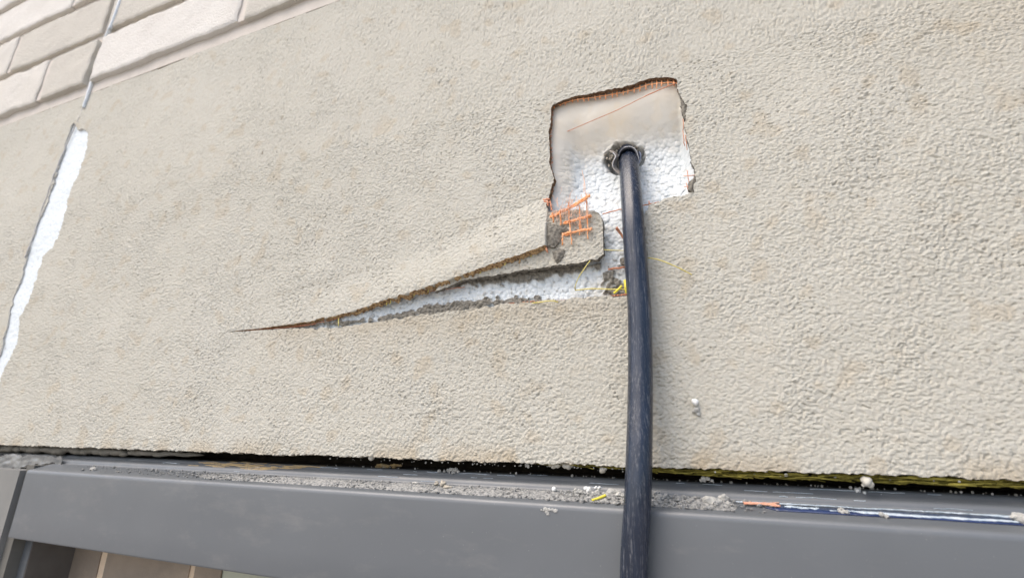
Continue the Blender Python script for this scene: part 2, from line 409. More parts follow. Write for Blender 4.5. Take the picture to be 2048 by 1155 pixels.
marks = [(743, 40, .004, .0012, .6), (525, 306, .002, .003, .9), (480, 516, .0015, .004, .9), (640, 876, .0012, .004, .8), (180, 375, .002, .004, .6), (40, 420, .002, .006, .4), (1375, 805, .003, .002, .4),
         (972, 392, .002, .0015, .5), (885, 500, .004, .003, .35), (545, 440, .003, .002, .4), (250, 890, .008, .003, .5), (1395, 828, .002, .0015, .7), (1975, 700, .002, .002, .5)]
def pitc(X, Z):
    p = .20*grain(X, Z)[1]; nz_ = rn(X, Z, .0016, 66)
    for a, b, sx, sz, am in marks:
        x, z = XZ(a, b); m = (np.abs(X-x) < 4*sx) & (np.abs(Z-z) < 4*sz)
        if m.any(): p[m] += am*np.exp(-((X[m]-x)/sx)**2-((Z[m]-z)/sz)**2)*sstep(.35, .6, nz_[m])
    a, b = XZ(500, 605), XZ(740, 535); m = (X > a[0]) & (X < b[0]); zz = np.interp(X[m], [a[0], b[0]], [a[1], b[1]])
    p[m] += .30*np.exp(-((Z[m]-zz)/.0022)**2)*sstep(.35, .65, nz_[m])
    return np.clip(p, 0, 1)
def spacing(a, segs):
    out = [a]
    for b, d in segs: out += list(np.linspace(out[-1], b, max(2, int(abs(b-out[-1])/d)+1))[1:])
    return np.array(out)
xs = spacing(-1.9, [(-1.5, .006), (-.85, .0016), (-.56, .0010), (.24, .00043), (.42, .003)])
zs = spacing(BZ-.004, [(.33, .00045), (.42, .0011), (.560, .0015)])
def drop(b):
    x, z = b[:, 0], b[:, 2]
    on = (np.abs(z-np.interp(x, fx, fz)) < .004) & (x < -.134) & (x > -.46)
    return on*.0030*sstep(-.46, -.30, x)*(.25+1.1*rn(x, z*0, .0035, 44))*(.5+rn(x, z*0, .0012, 46))
def esel(mid, e):
    # 0 grey, 1 brown, 2 ochre
    r = np.zeros(len(mid), int)
    x, z = mid[:, 0], mid[:, 2]
    r[(z > .21) & (x > -.14) & ((z > .300) | (x < -.10)) & (x < 0)] = 1
    r[(z > np.interp(x, fx, fz)-.003) & (x < -.134) & (x > -.56) & (z < .2)] = 2
    r[(x < -.85)] = 4
    r[(z < 0)] = 3
    return r
M_edgep = simple('edge_pale', (.60, .58, .53), (.50, .48, .44), 200, .95, 500, .0006)
M_edgec = simple('edge_cream', (.50, .46, .38), (.40, .36, .29), 300, .95, 800, .0006)
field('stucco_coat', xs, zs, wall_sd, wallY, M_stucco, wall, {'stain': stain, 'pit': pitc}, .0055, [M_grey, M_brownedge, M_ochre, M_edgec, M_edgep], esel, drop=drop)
# foam board behind, cut back into a dish inside the square hole
def foamY(X, Z):
    top = .3155-(-.0174-X)*(-.03); lft = X+.1300; rgt = -.0125-X
    inside = (X > -.145) & (X < .005) & (Z > .17)
    dt = np.clip(np.interp(X, [-.132, -.017], [.3150, .3125])-Z, 0, 1)
    sc_ = 1.25*sstep(0, .070, dt)*sstep(-.004, .024, lft)*sstep(-.002, .008, rgt)*sstep(.170, .275, Z)
    sc_ = np.where(inside, sc_, 0)
    y = .0062+.019*sc_
    cx, cz = XZ(1246, 316, .022)
    wn = rn(X, Z, .006, 70)
    r = np.hypot((X-cx)/1.15, Z-cz)+(wn-.5)*.006
    y += .016*sstep(.0165, .010, r)
    bead, bid = worley(X+.0006*rn(X, Z, .002, 73), Z, .0036, 3)
    bw = np.maximum(sstep(.290, .255, Z+.006*(rn(X, Z, .02, 76)-.5)+.10*np.clip(-.09-X, 0, 1)), sstep(-.025, -.015, X)*.4)*sstep(-.1325, -.120, X+.3*(Z<.19))
    dome = np.sqrt(np.clip(.62-bead**2, 0, 1))
    y -= bw*(dome*np.where(Z > .19, .0016, .0022)+.0012*(bid-.5))+(1-bw)*(rn(X, Z, .004, 74)-.5)*.0003
    y -= .0022*greym(X, Z)*(.6+.8*rn(X, Z, .0016, 77))
    y += (rn(X, Z, .02, 78)-.5)*.003
    return y
_gl = [
    ([(*XZ(885, 575, .006), .002), (*XZ(940, 566, .006), .0035), (*XZ(1010, 556, .006), .0055), (*XZ(1090, 547, .006), .0060), (*XZ(1130, 540, .006), .0035), (*XZ(1200, 533, .006), .0025)], .003),
    ([(*XZ(600, 650, .006), .0035), (*XZ(700, 645, .006), .0020), (*XZ(760, 640, .006), .0028), (*XZ(830, 628, .006), .0038), (*XZ(920, 614, .006), .0050), (*XZ(1000, 605, .006), .0040), (*XZ(1100, 604, .006), .0026)], .004),
    ([(*XZ(660, 642, .006), .0025), (*XZ(480, 660, .006), .002)], .002),
    ([(*XZ(1222, 575, .006), .0055), (*XZ(1262, 580, .006), .0055)], .004),
    ([(*XZ(1219, 545, .006), .003), (*XZ(1216, 560, .006), .003)], .003),
    ([(*XZ(850, 566, .006), .0028), (*XZ(900, 560, .006), .0015)], .003)]
def greym(X, Z):
    m = np.zeros(X.shape)
    s = (X > -.55) & (X < -.0) & (Z > .08) & (Z < .34); x, z = X[s], Z[s]
    v = np.zeros(x.shape)
    for pts, am in _gl:
        v = np.maximum(v, sstep(.0005, -.0008, linedist(x, z, pts)+(rn(x, z, .005, 80)-.5)*am*2.2+(rn(x, z, .0016, 82)-.5)*.0022))
    cx, cz = XZ(1246, 316, .022)
    dx, dz = x-cx, z-cz
    rr = np.hypot(dx/1.3, dz)+(rn(x, z, .006, 84)-.5)*.008
    lim = .0145+.0030*sstep(0, .01, dz)-.0035*sstep(0, .012, dx)
    v = np.maximum(v, sstep(.001, -.003, rr-lim)*(.45+.35*sstep(.4, .6, rn(x, z, .003, 85))))
    v = np.maximum(v, .5*sstep(.74, .80, rn(x, z, .003, 86))*(z < .17))
    m[s] = v; return m
def creamm(X, Z):
    c = sstep(.250, .288, Z+.012*(rn(X, Z, .02, 76)-.5)+.15*np.clip(-.105-X, 0, 1))*(.55+.5*rn(X, Z, .02, 88))*.8
    x1, z1 = XZ(1170, 590, .006); x2, z2 = XZ(1230, 480, .006)
    c = np.maximum(c, .55*sstep(-.112, -.122, X)*sstep(.20, .24, Z))
    c += .35*np.exp(-((X-x1-.015)/.010)**2-((Z-z1-.006)/.008)**2)+.4*sstep(.5, .75, rn(X, Z, .01, 89))*np.exp(-((X-x2)/.012)**2-((Z-z2)/.02)**2)
    c += .12*sstep(.55, .75, rn(X, Z, .006, 90))
    return np.clip(c, 0, 1)
field('foam_board', np.arange(-.56, .012, .00055), np.arange(.09, .335, .00055), None, foamY, M_foam, wall, {'grey': greym, 'cream': creamm})
bk = MB(); bk.box(-1.9, .42, .046, .056, -.030, 1.3); bk.build('sheathing_board', M_dark, wall, False)  # coloured dark for the shade at the back of the gap
bk = MB(); bk.box(-1.9, -.562, .0065, .044, -.004, .56); bk.box(.014, .42, .0065, .044, -.004, .56)
bk.box(-.562, .014, .0065, .044, -.004, .089); bk.box(-.562, .014, .0065, .044, .336, .56); bk.build('foam_core', M_bead2, wall, False)

# ------------------------------------------------------------------ reinforcing mesh left in the cuts
r0 = np.random.RandomState(5)
tp = [(1104, 214), (1150, 200), (1200, 193), (1262, 181), (1300, 169), (1345, 165), (1354, 168)]
m_ = MB(); pts = smoothpath([P(a, b, .0030) for a, b in tp], 8, .00012, r0); m_.tube(pts, .00042, 6)
for k in range(22):
    a = 1110+k*11.3+r0.normal(0, 1.2); b = np.interp(a, [q[0] for q in tp], [q[1] for q in tp]); L = r0.uniform(4, 8)*(1.2 if 4 < k < 22 else .8)
    m_.tube([P(a-.5, b-6, .0034), P(a, b, .0028), P(a+r0.normal(0, 1), b+L, .0031)], [.00055, .0007, .0005], 5, .6)
m_.build('mesh_fringe', M_orange, wall)
m_ = MB()
for (a, b, c, d) in ((1367, 352, 1392, 350), (1374, 340, 1378, 372), (1368, 374, 1384, 371), (1376, 380, 1372, 366), (1365, 262, 1369, 292), (1370, 270, 1374, 300), (1366, 238, 1366, 262)):
    m_.tube(smoothpath([P(a, b, .002), P((a+c)/2+1, (b+d)/2, .001), P(c, d, .003)], 4, .00015, r0), .00036, 5)
for k in range(30):
    b = 218+k*5.8; a = np.interp(b, [210, 262, 300, 330, 388], [1106, 1101, 1103, 1103, 1105])
    m_.tube([P(a-4, b+r0.normal(0, 1), .003), P(a+r0.uniform(0, 3), b+r0.normal(0, 2), .0022)], .00038, 5)
m_.build('mesh_fringe', M_redor, wall)
# fringe under the lifted flap
m_ = MB(); m2 = MB()
for k in range(62):
    a = 640+k*7.4; b = np.interp(a, [q[0] for q in fl_px], [q[1] for q in fl_px]); h = np.interp(a, [q[0] for q in fl_px], [q[2] for q in fl_px])
    sz = np.interp(a, [640, 1095], [.55, 1.0])*r0.uniform(.6, 1.1); a += r0.normal(0, 2)
    if r0.rand() < .2: continue
    L = r0.uniform(6, 19)*sz*(1 if a < 1040 else .7)
    (m_ if r0.rand() < .62 else m2).tube([P(a, b-1, -h+.0025), P(a+r0.normal(0, 1.2), b+L*.6, -h+.0035), P(a+r0.normal(0, 1.5), b+L, -h+.0045)], [.0010*sz+.0001, .0010*sz+.0001, .0008*sz], 5, .6)
m_.build('flap_fringe', M_ochre, wall); m2.build('flap_fringe', M_yellow, wall)
m_ = MB()
for (q, rr) in (([(1075, 604), (1130, 601), (1190, 597), (1230, 591), (1258, 588)], .0006), ([(900, 570), (860, 578), (800, 590), (740, 606), (690, 622)], .0006),
                ([(930, 574), (880, 579), (820, 590)], .0004), ([(700, 628), (660, 640), (600, 652), (520, 658), (470, 663), (424, 668)], .0005), ([(640, 645), (560, 655), (440, 665)], .0004),
                ([(1010, 607), (1060, 603), (1110, 602)], .0004), ([(770, 597), (730, 612), (690, 630), (645, 640)], .0005), ([(1216, 538), (1250, 534), (1262, 533)], .00085)):
    m_.tube(smoothpath([P(a, b, .0022) for a, b in q], 8, .00018, r0), rr, 6)
for k in range(30):
    a = 1062+k*6.7; b = np.interp(a, [1075, 1130, 1190, 1230, 1258], [604, 601, 597, 591, 588])
    m_.tube([P(a, b-2, .0018), P(a+r0.normal(0, .8), b+3, .0010)], .0004, 5)
m_.build('mesh_strand', M_redor, wall)
m_ = MB(); m_.tube(smoothpath([P(1352, 166, .002), P(1300, 188, -.001), P(1230, 222, .002), P(1134, 263, .010)], 8, .00006, r0), [.0005]*10+[.00035]*15, 6)
tag(m_.build('loose_strand', M_redor), 'long thin orange mesh strand drooping diagonally across the top of the square hole', 'mesh strand')
m_ = MB(); m_.tube(smoothpath([P(1205, 428, .000), P(1235, 420, -.002), P(1262, 414, -.002), P(1300, 408, .001), P(1318, 404, .003)], 8, .00012, r0), .00055, 6)
m_.tube([P(1298, 402, -.001), P(1299, 412, -.001)], .0005, 5); m_.tube([P(1256, 409, -.002), P(1258, 420, -.002)], .0005, 5)
tag(m_.build('loose_strand', M_redor), 'short orange mesh strand crossing the neck of the hole behind the cable', 'mesh strand')
m_ = MB(); m_.tube(smoothpath([P(1232, 455, -.006), P(1240, 466, -.002), P(1253, 484, .002)], 5, .0001, r0), [.0007, .001, .001, .0011]+[.0009]*7, 6, .5); m_.tube([P(1234, 453, -.004), P(1252, 480, .002)], .0004, 5)
tag(m_.build('frayed_strand', M_redor), 'frayed brown-orange strand sticking out left of the cable in the channel', 'mesh strand')

# ------------------------------------------------------------------ broken lower piece with the mesh hanging over it
piece_px = [(870, 585), (930, 560), (985, 552), (1060, 539), (1150, 527), (1195, 518), (1209, 508), (1210, 480), (1206, 445), (1200, 428), (1188, 423), (1140, 420), (1104, 424), (1060, 440), (960, 500), (900, 550)]
pY = lambda x: -.0030-.0028*np.clip((x+.20)/.10, 0, 1)
piece = [XZ(a, b, float(pY(XZ(a, b)[0]))) for a, b in piece_px]
def pieceY(X, Z):
    h, pit = grain(X+.3, Z+.1); return pY(X)-(h*.0018-pit*.0012)
def piece_sd(X, Z): return polysd(X, Z, piece)+(rn(X, Z, .004, 90)-.5)*.0016+(rn(X, Z, .0015, 92)-.5)*.0010
pe = empty('broken_stucco_piece', tuple(P(1160, 500, -.005))); bpy.context.view_layer.update()
tag(pe, 'broken tongue of cream stucco under the lifted flap, partly covered by orange mesh', 'stucco piece')
fo = field('stucco_face', np.arange(-.29, -.085, .0005), np.arange(.13, .23, .0005), piece_sd, pieceY, M_stucco, None,
           {'stain': lambda X, Z: .12*rn(X, Z, .02, 60), 'pit': lambda X, Z: np.clip(.5*grain(X+.3, Z+.1)[1], 0, 1)}, .0048, [M_grey], None, True, 'broken_edge')  # pits coloured darker, painting in grain shading the shadowed piece lacks
for o in [fo]+list(fo.children):
    o.parent = pe; o.matrix_parent_inverse = pe.matrix_world.inverted()
def strip(mb, pxs, Y, r_, jit=.00012, seg=6, flat=.6):
    pts = smoothpath([P(a, b, Y+(c if c else 0)) for a, b, c in pxs], 6, jit, r0); n = len(pts)
    mb.tube(pts, [r_*(.75+.5*r0.rand()) for _ in range(n)], seg, flat)
m_ = MB(); Ym = -.0105
for off in (-.8, .9): strip(m_, [(1100, 434+off, .004), (1125, 423+off, .001), (1150, 409+off*1.5, -.002), (1180, 391+off*2, -.005)], Ym, .0010, .0003)
strip(m_, [(1128, 447, .002), (1150, 440, 0), (1182, 430, -.001)], Ym, .0012, .0003); strip(m_, [(1130, 444, .002), (1160, 437, 0), (1184, 432, 0)], Ym, .0009)
strip(m_, [(1124, 468, .003), (1150, 463, .001), (1184, 457, 0)], Ym, .0012, .0003); strip(m_, [(1130, 471, .003), (1160, 461, .001), (1182, 460, 0)], Ym, .0008)
for a, b0, b1, sh in ((1105, 424, 445, 2), (1120, 424, 450, 2), (1137, 404, 445, 2), (1139, 440, 489, 5), (1160, 432, 470, -1), (1173, 388, 440, 2), (1175, 425, 478, 1), (1126, 466, 490, -1), (1158, 400, 460, 4)):
    strip(m_, [(a, b0, 0), (a+sh*.5, (b0+b1)/2, 0), (a+sh, b1, .002)], Ym-.0006, .0006 if b1-b0 > 30 else .0008, .00025, seg=5)
for a, b in ((1105, 428), (1120, 422), (1137, 416), (1173, 396), (1138, 442), (1174, 432), (1140, 465), (1176, 459)): m_.rock(P(a, b, Ym-.0006), .0012, r0)
tag(m_.build('torn_mesh', M_orange), 'bright orange torn reinforcing mesh grid lying over the broken stucco piece', 'mesh')
m_ = MB()
for k in range(70):                          # hair-fine frays
    a, b = r0.uniform(1105, 1180), r0.uniform(388, 440); 
    m_.tube(smoothpath([P(a, b, Ym-.001), P(a+r0.normal(0, 3), b-6, Ym-.002), P(a+r0.normal(0, 6), b-r0.uniform(8, 22)*r0.choice([1, -1]), Ym-.003)], 4, .0001, r0), .00014, 4)
for a0, b0, a1, b1 in ((1171, 388, 1164, 340), (1167, 385, 1166, 348), (1150, 455, 1166, 475), (1145, 440, 1160, 470)):
    m_.tube(smoothpath([P(a0, b0, Ym), P((a0+a1)/2+2, (b0+b1)/2, Ym+.004), P(a1, b1, Ym+.004)], 5, .0001, r0), .00024, 4)
m_.build('frayed_fibres', simple('pale_fray', (.80, .50, .35), (.85, .62, .50), 400, .6), bpy.data.objects['torn_mesh'])
m_ = MB()
for a, b, c, d in ((1086, 399, 1100, 398), (1088, 402, 1102, 406), (1094, 396, 1096, 412), (1100, 402, 1104, 420), (1092, 492, 1095, 505)): strip(m_, [(a, b, 0), ((a+c)/2, (b+d)/2, -.001), (c, d, 0)], -.009, .0008, seg=5)
m_.build('flap_corner_mesh', M_redor, wall)
# grey torn base coat chunk under the flap end
def slab(name, px, Y, th, mat, label, cat, tilt=0, rough=.0012, parent=None):
    poly = [XZ(a, b, Y) for a, b in px]; q = np.array(poly); x0, z0 = q.min(0)-.002; x1, z1 = q.max(0)+.002; cx, cz = q.mean(0)
    sd_ = lambda X, Z: polysd(X, Z, poly)+(rn(X, Z, .002, 95)-.5)*.0010
    f_ = lambda X, Z: Y-.0016*sstep(0, .004, polysd(X, Z, poly))+tilt*(X-cx)+(rn(X, Z, .003, 96)-.5)*rough+(rn(X, Z, .0013, 98)-.5)*rough*.7
    o = field(name, np.arange(x0, x1, .0004), np.arange(z0, z1, .0004), sd_, f_, mat, None, None, th, [mat], None, True, 'broken_side')
    return tag(o, label, cat) if label else o
slab('base_coat_chunk', [(1093, 447), (1110, 449), (1132, 453), (1137, 460), (1126, 468), (1121, 480), (1108, 495), (1096, 492), (1092, 470)], -.0085, .004, M_grey, 'dark grey torn base coat chunk wedged between the flap end and the broken piece', 'mortar chunk', .12)
slab('base_coat_flake', [(1106, 503), (1118, 496), (1129, 500), (1124, 516), (1114, 524), (1107, 517)], -.0078, .0012, M_grey, 'small diamond-shaped grey flake stuck on the broken stucco piece', 'mortar flake')
slab('mortar_patch', [(1361, 190), (1368, 198), (1374, 212), (1375, 234), (1368, 238), (1364, 226), (1362, 210)], .0012, .004, M_grey, 'rough grey mortar patch on the upper right edge of the square hole', 'mortar patch')
slab('mortar_patch', [(1377, 366), (1390, 350), (1392, 372), (1386, 386), (1376, 380)], .0006, .004, M_grey, 'grey crumbling mortar patch at the lower right corner of the square hole', 'mortar patch')
slab('mortar_crumb', [(1240, 517), (1246, 514), (1256, 516), (1256, 529), (1242, 528)], -.001, .004, M_grey, 'small squarish grey mortar crumb on the foam in the channel, touching the cable', 'mortar crumb')

# ------------------------------------------------------------------ cable and torn sleeve
cab = empty('black_cable', tuple(P(1275, 900, -.03))); bpy.context.view_layer.update()
tag(cab, 'thick black plastic cable hanging out of the square hole over the window head', 'cable')
cp = [P(1250, 262, .075), P(1252, 290, .046), P(1257, 318, .020), P(1261, 360, .002), P(1266, 430, -.010), P(1272, 520, -.0125), P(1279, 610, -.014), P(1281, 700, -.016), P(1281, 800, -.021), P(1279, 900, -.028), P(1276, 1000, -.0325), P(1270, 1100, -.0330), P(1268, 1200, -.0335), P(1266, 1330, -.034)]
RC = .00875
prof = lambda th: 1+.018*math.cos(3*th+.4)+.014*math.cos(7*th)
m_ = MB(); m_.tube(smoothpath(cp, 14), RC, 72, 1, False, prof)
cj = m_.build('jacket', M_cable)
# the line ends below, outside the frame, with an open cut end
e0 = cp[-1]; m_ = MB(); m_.tube([e0+np.array([0, 0, .004]), e0+np.array([0, 0, -.006])], [RC*.7, RC*.6], 24); cc = m_.build('inner_core', M_dark)
for o in (cj, cc): o.parent = cab; o.matrix_parent_inverse = cab.matrix_world.inverted()

def ribbon(name, inner, outer, mat, th=.0009, parent=None):
    """strip of plastic between two 3D polylines, given a thickness"""
    a = smoothpath(inner, 8); b = smoothpath(outer, 8); n = len(a); V = []
    for i in range(n):
        d = b[i]-a[i]; t = a[min(i+1, n-1)]-a[max(i-1, 0)]; nn = np.cross(d, t); nn /= np.linalg.norm(nn)+1e-9
        for k in range(5):
            q = a[i]+d*k/4; V += [q, q+nn*th]
    Fq = []
    for i in range(n-1):
        for k in range(4):
            o0, o1 = i*10+k*2, (i+1)*10+k*2
            Fq += [[o0, o1, o1+2, o0+2], [o0+1, o0+3, o1+3, o1+1]]
        o0, o1 = i*10, (i+1)*10; Fq += [[o0, o0+1, o1+1, o1], [o0+8, o1+8, o1+9, o0+9]]
    m = MB(); m.add(V, Fq); return m.build(name, mat, parent)
sv = empty('torn_sleeve', tuple(P(1255, 300, .015))); bpy.context.view_layer.update()
tag(sv, 'torn dark plastic sleeve wrapped around the cable where it leaves the foam', 'sleeve')
front = [(1236, 313, .010), (1240, 302, .009), (1248, 295, .008), (1257, 293, .008), (1266, 295, .009), (1273, 302, .010), (1277, 315, .012), (1279, 328, .014)]
back = [(1237, 322, .022), (1241, 311, .022), (1249, 304, .022), (1257, 302, .022), (1265, 304, .022), (1270, 311, .022), (1273, 320, .022), (1275, 332, .022)]
rb = [ribbon('sleeve_wall', [P(*q) for q in front], [P(*q) for q in back], M_sleeve)]
m_ = MB(); m_.tube(smoothpath([P(*q) for q in front[2:]], 6, .00008, r0), .00035, 5); rb.append(m_.build('sleeve_lip', M_lip))
left = [(1219, 301, .011), (1226, 305, .009), (1231, 313, .008), (1226, 325, .008), (1226, 334, .009), (1233, 343, .009), (1241, 349, .009)]
leftb = [(1226, 301, .016), (1234, 306, .016), (1239, 315, .015), (1235, 325, .015), (1236, 334, .015), (1240, 340, .014), (1243, 343, .013)]
rb.append(ribbon('torn_flap', [P(*q) for q in left], [P(*q) for q in leftb], M_sleeve2))
m_ = MB(); m_.tube(smoothpath([P(*q) for q in left[1:5]], 6, .0001, r0), .00035, 5); rb.append(m_.build('sleeve_lip', M_lip))
right = [(1280, 303, .010), (1283, 310, .010), (1281, 322, .012), (1276, 332, .012)]
rb.append(ribbon('torn_flap', [P(*q) for q in right], [P(a-5, b+1, c+.008) for a, b, c in right], simple('blue_grey_plastic', (.10, .13, .20), (.2, .23, .3), 200, .4)))
for o in rb: o.parent = sv; o.matrix_parent_inverse = sv.matrix_world.inverted()
m_ = MB()
for k in range(70):
    t = r0.rand(); a = np.interp(t, [0, .5, 1], [1212, 1238, 1288])+r0.normal(0, 5); b = np.interp(t, [0, .5, 1], [322, 288, 300])+r0.normal(0, 6)
    m_.rock(P(a, b, float(.0225+r0.rand()*.005)), r0.uniform(.0004, .0013), r0, .4)
tag(m_.build('packed_crumbs', simple('tan_crumb', (.34, .30, .24), (.50, .45, .37), 400, 1.0, 900, .0005)), 'crumbly tan-grey mortar packed around the sleeve in the foam', 'mortar', kind='stuff')

# ------------------------------------------------------------------ yellow fibres
for q, rr, mt, lab in (
        ([(1180, 521, -.007), (1170, 535, -.010), (1157, 555, -.008), (1150, 574, -.004), (1152, 580, .0)], .0004, M_yellow, 'thin yellow fibre bent down from the broken piece over the slit'),
        ([(1150, 580, .002), (1180, 577, -.002), (1220, 578, -.003), (1252, 578, -.003)], .0005, M_yellow, 'yellow fibre lying along the right end of the slit'),
        ([(1228, 586, -.003), (1236, 579, -.005), (1244, 571, -.005)], .0010, M_yellow2, 'short thick bright yellow strand slanting beside the cable'),
        ([(1250, 560, -.003), (1252, 572, -.005), (1254, 586, -.003)], .0014, M_yellow2, 'short upright bright yellow strand touching the cable'),
        ([(1064, 606, -.004), (1085, 603, -.006), (1105, 601, -.006), (1116, 604, -.004)], .00045, M_yellow, 'thin yellow fibre curled over the lower lip of the slit'),
        ([(1296, 515, -.006), (1320, 520, -.010), (1350, 532, -.009), (1384, 549, -.004)], .00045, M_yellow, 'thin yellow fibre trailing to the right of the cable'),
        ([(1206, 499, -.006), (1225, 500, -.006), (1250, 501, -.003)], .00035, M_yellow, 'fine yellow fibre stretched from the broken piece to the cable'),
        ([(677, 636, .0), (677, 645, -.003), (677, 652, -.002)], .0005, M_yellow, 'tiny upright yellow fibre near the left tip of the slit')):
    m_ = MB(); m_.tube(smoothpath([P(a, b, c) for a, b, c in q], 8, .00005, r0), rr, 6, .6); tag(m_.build('yellow_fibre', mt), lab, 'fibre')

# ------------------------------------------------------------------ joint: white membrane and thin sealant line
m_ = MB(); lf = [XZ(a, b) for a, b in ((150, 240), (120, 320), (90, 420), (40, 560), (10, 680), (-20, 770), (-60, 880))]
def memY(X, Z): return .0013+(rn(X, Z, .03, 5)-.5)*.002+(rn(X, Z, .006, 6)-.5)*.0007
mem = [XZ(140, 236), XZ(188, 240), XZ(188, 290), XZ(140, 480), XZ(60, 690), XZ(-10, 900), XZ(-80, 900), XZ(-30, 700), XZ(30, 520), XZ(110, 330)]
q = np.array(mem)
field('joint_membrane', np.arange(q[:, 0].min(), q[:, 0].max(), .002), np.arange(max(q[:, 1].min(), -.02), q[:, 1].max(), .002), lambda X, Z: polysd(X, Z, mem), memY, M_white, wall)
# stucco lip and thin grey shadow line left of the strip: shade drawn as an added grey bead
m_ = MB(); m_.tube(smoothpath([P(a, b, -.001) for a, b in ((172, 200), (160, 232), (146, 262), (120, 320), (96, 385), (80, 430), (60, 490), (50, 515))], 8, .0004, r0), .0010, 6)
m_.build('joint_shadow_bead', simple('grey_shadow_bead', (.48, .47, .46), (.56, .54, .50), 80, .8), wall)

# ------------------------------------------------------------------ brick course above
bw_ = empty('brick_wall', (0, 0, .56)); bpy.context.view_layer.update()
tag(bw_, 'cream and tan brick veneer above the stucco in the upper left corner', 'brick wall')
m_ = MB(); m_.box(-1.9, .42, -.0012, .044, .5535, 1.30); mo = m_.build('mortar_bed', M_mortar, None, False)
bricks = {0: MB(), 1: MB(), 2: MB()}
JX = -.950
rows = []
def brick(x0, x1, z0, z1, t, r):
    nx, nz = max(6, int((x1-x0)/.006)), 16
    qx = np.concatenate([[x0, x0+.0012, x0+.003], np.linspace(x0+.006, x1-.006, nx), [x1-.003, x1-.0012, x1]]); qz = np.concatenate([[z0, z0+.0012, z0+.003], np.linspace(z0+.006, z1-.006, nz), [z1-.003, z1-.0012, z1]]); nx += 6; nz += 6
    X, Z = np.meshgrid(qx, qz, indexing='ij')
    ex = np.minimum(X-x0, x1-X); ez = np.minimum(Z-z0, z1-Z); e = np.minimum(ex, ez)
    # crooked outline
    cz_ = (Z-(z0+z1)/2)/((z1-z0)/2); Z = Z+cz_*(vn(X, Z*0+z0, .03, 3)-.5)*.004+cz_*(vn(X, Z*0+z0, .009, 5)-.5)*.0025
    cx_ = (X-(x0+x1)/2)/((x1-x0)/2); X = X+np.sign(cx_)*np.abs(cx_)**6*(vn(X*0+x0, Z, .02, 9)-.5)*.006
    dep = r.uniform(.0085, .0105); ti = r.normal(0, .003)
    Y = -dep+.0014*sstep(.003, 0, e)+(rn(X, Z, .05, 6)-.5)*.003+(rn(X, Z, .012, 8)-.5)*.0012+ti*(X-x0)
    idx = np.arange(nx*nz).reshape(nx, nz)
    Q = np.stack([idx[:-1, :-1].ravel(), idx[1:, :-1].ravel(), idx[1:, 1:].ravel(), idx[:-1, 1:].ravel()], 1)
    V = np.stack([X.ravel(), Y.ravel(), Z.ravel()], 1)
    per = list(idx[:, 0])+list(idx[-1, 1:])+list(idx[-2::-1, -1])+list(idx[0, -2:0:-1]); n = len(per)
    B1 = V[per].copy(); B1[:, 1] = .0045
    A = V[per].copy()
    Vs = np.concatenate([V, A, B1]); s0 = len(V)
    S = [[s0+(k+1) % n, s0+k, s0+n+k, s0+n+(k+1) % n] for k in range(n)]
    bricks[t].add(Vs, np.concatenate([Q, np.array(S)]))
rb_ = np.random.RandomState(4)
pitch, bh, bl = .105, .088, .345
left_joint = [-1.090, -1.243, -1.081, -1.235, -1.10, -1.25]
right_joint = [-.598, -.748, -.60, -.76, -.60, -.75]
tints_l = [[0, 1], [1, 0], [2, 0], [0, 2], [0, 1], [1, 0]]
tints_r = [[2, 1, 0], [1, 0, 2], [0, 2, 1], [1, 0, 2], [0, 1, 0], [2, 0, 1]]
jm = MB()
for r_ in range(6):
    z0 = .5745+r_*pitch; z1 = z0+bh
    # right of the joint
    x = JX+.009; xe = right_joint[r_]; k = 0
    while x < .42:
        brick(x, min(xe-.006, .42), z0, z1, tints_r[r_][k % 3], rb_); jm.box(xe-.007, xe+.009, -.0072, .004, z0+.001, z1-.001); x = xe+.008; xe = x+bl; k += 1
    x = JX-.009; xe = left_joint[r_]; k = 0
    tl = {0: [1, 0, 2], 1: [1, 0, 2], 2: [0, 2, 0], 3: [0, 2, 1], 4: [0, 1, 0], 5: [1, 0, 0]}[r_]
    while x > -1.9:
        brick(max(xe+.006, -1.9), x, z0, z1, tl[k % 3], rb_); jm.box(xe-.009, xe+.007, -.0072, .004, z0+.001, z1-.001); x = xe-.008; xe = x-bl; k += 1
parts = [mo, jm.build('joint_mortar', M_mortar, None, False)]+[bricks[k].build('brick_courses', M_tint[k]) for k in bricks]
m_ = MB(); m_.tube(smoothpath([P(a, b, c) for a, b, c in ((168, 216, -.002), (176, 190, -.003), (186, 158, -.003), (196, 128, .001), (206, 96, .001), (218, 62, -.008), (222, 54, -.009), (240, 4, -.010), (262, -70, -.010))], 6, .0003, r0), .0030, 8)
parts.append(m_.build('joint_sealant', simple('pale_sealant', (.62, .67, .70), (.74, .77, .78), 60, .5)))
for o in parts: o.parent = bw_; o.matrix_parent_inverse = bw_.matrix_world.inverted()

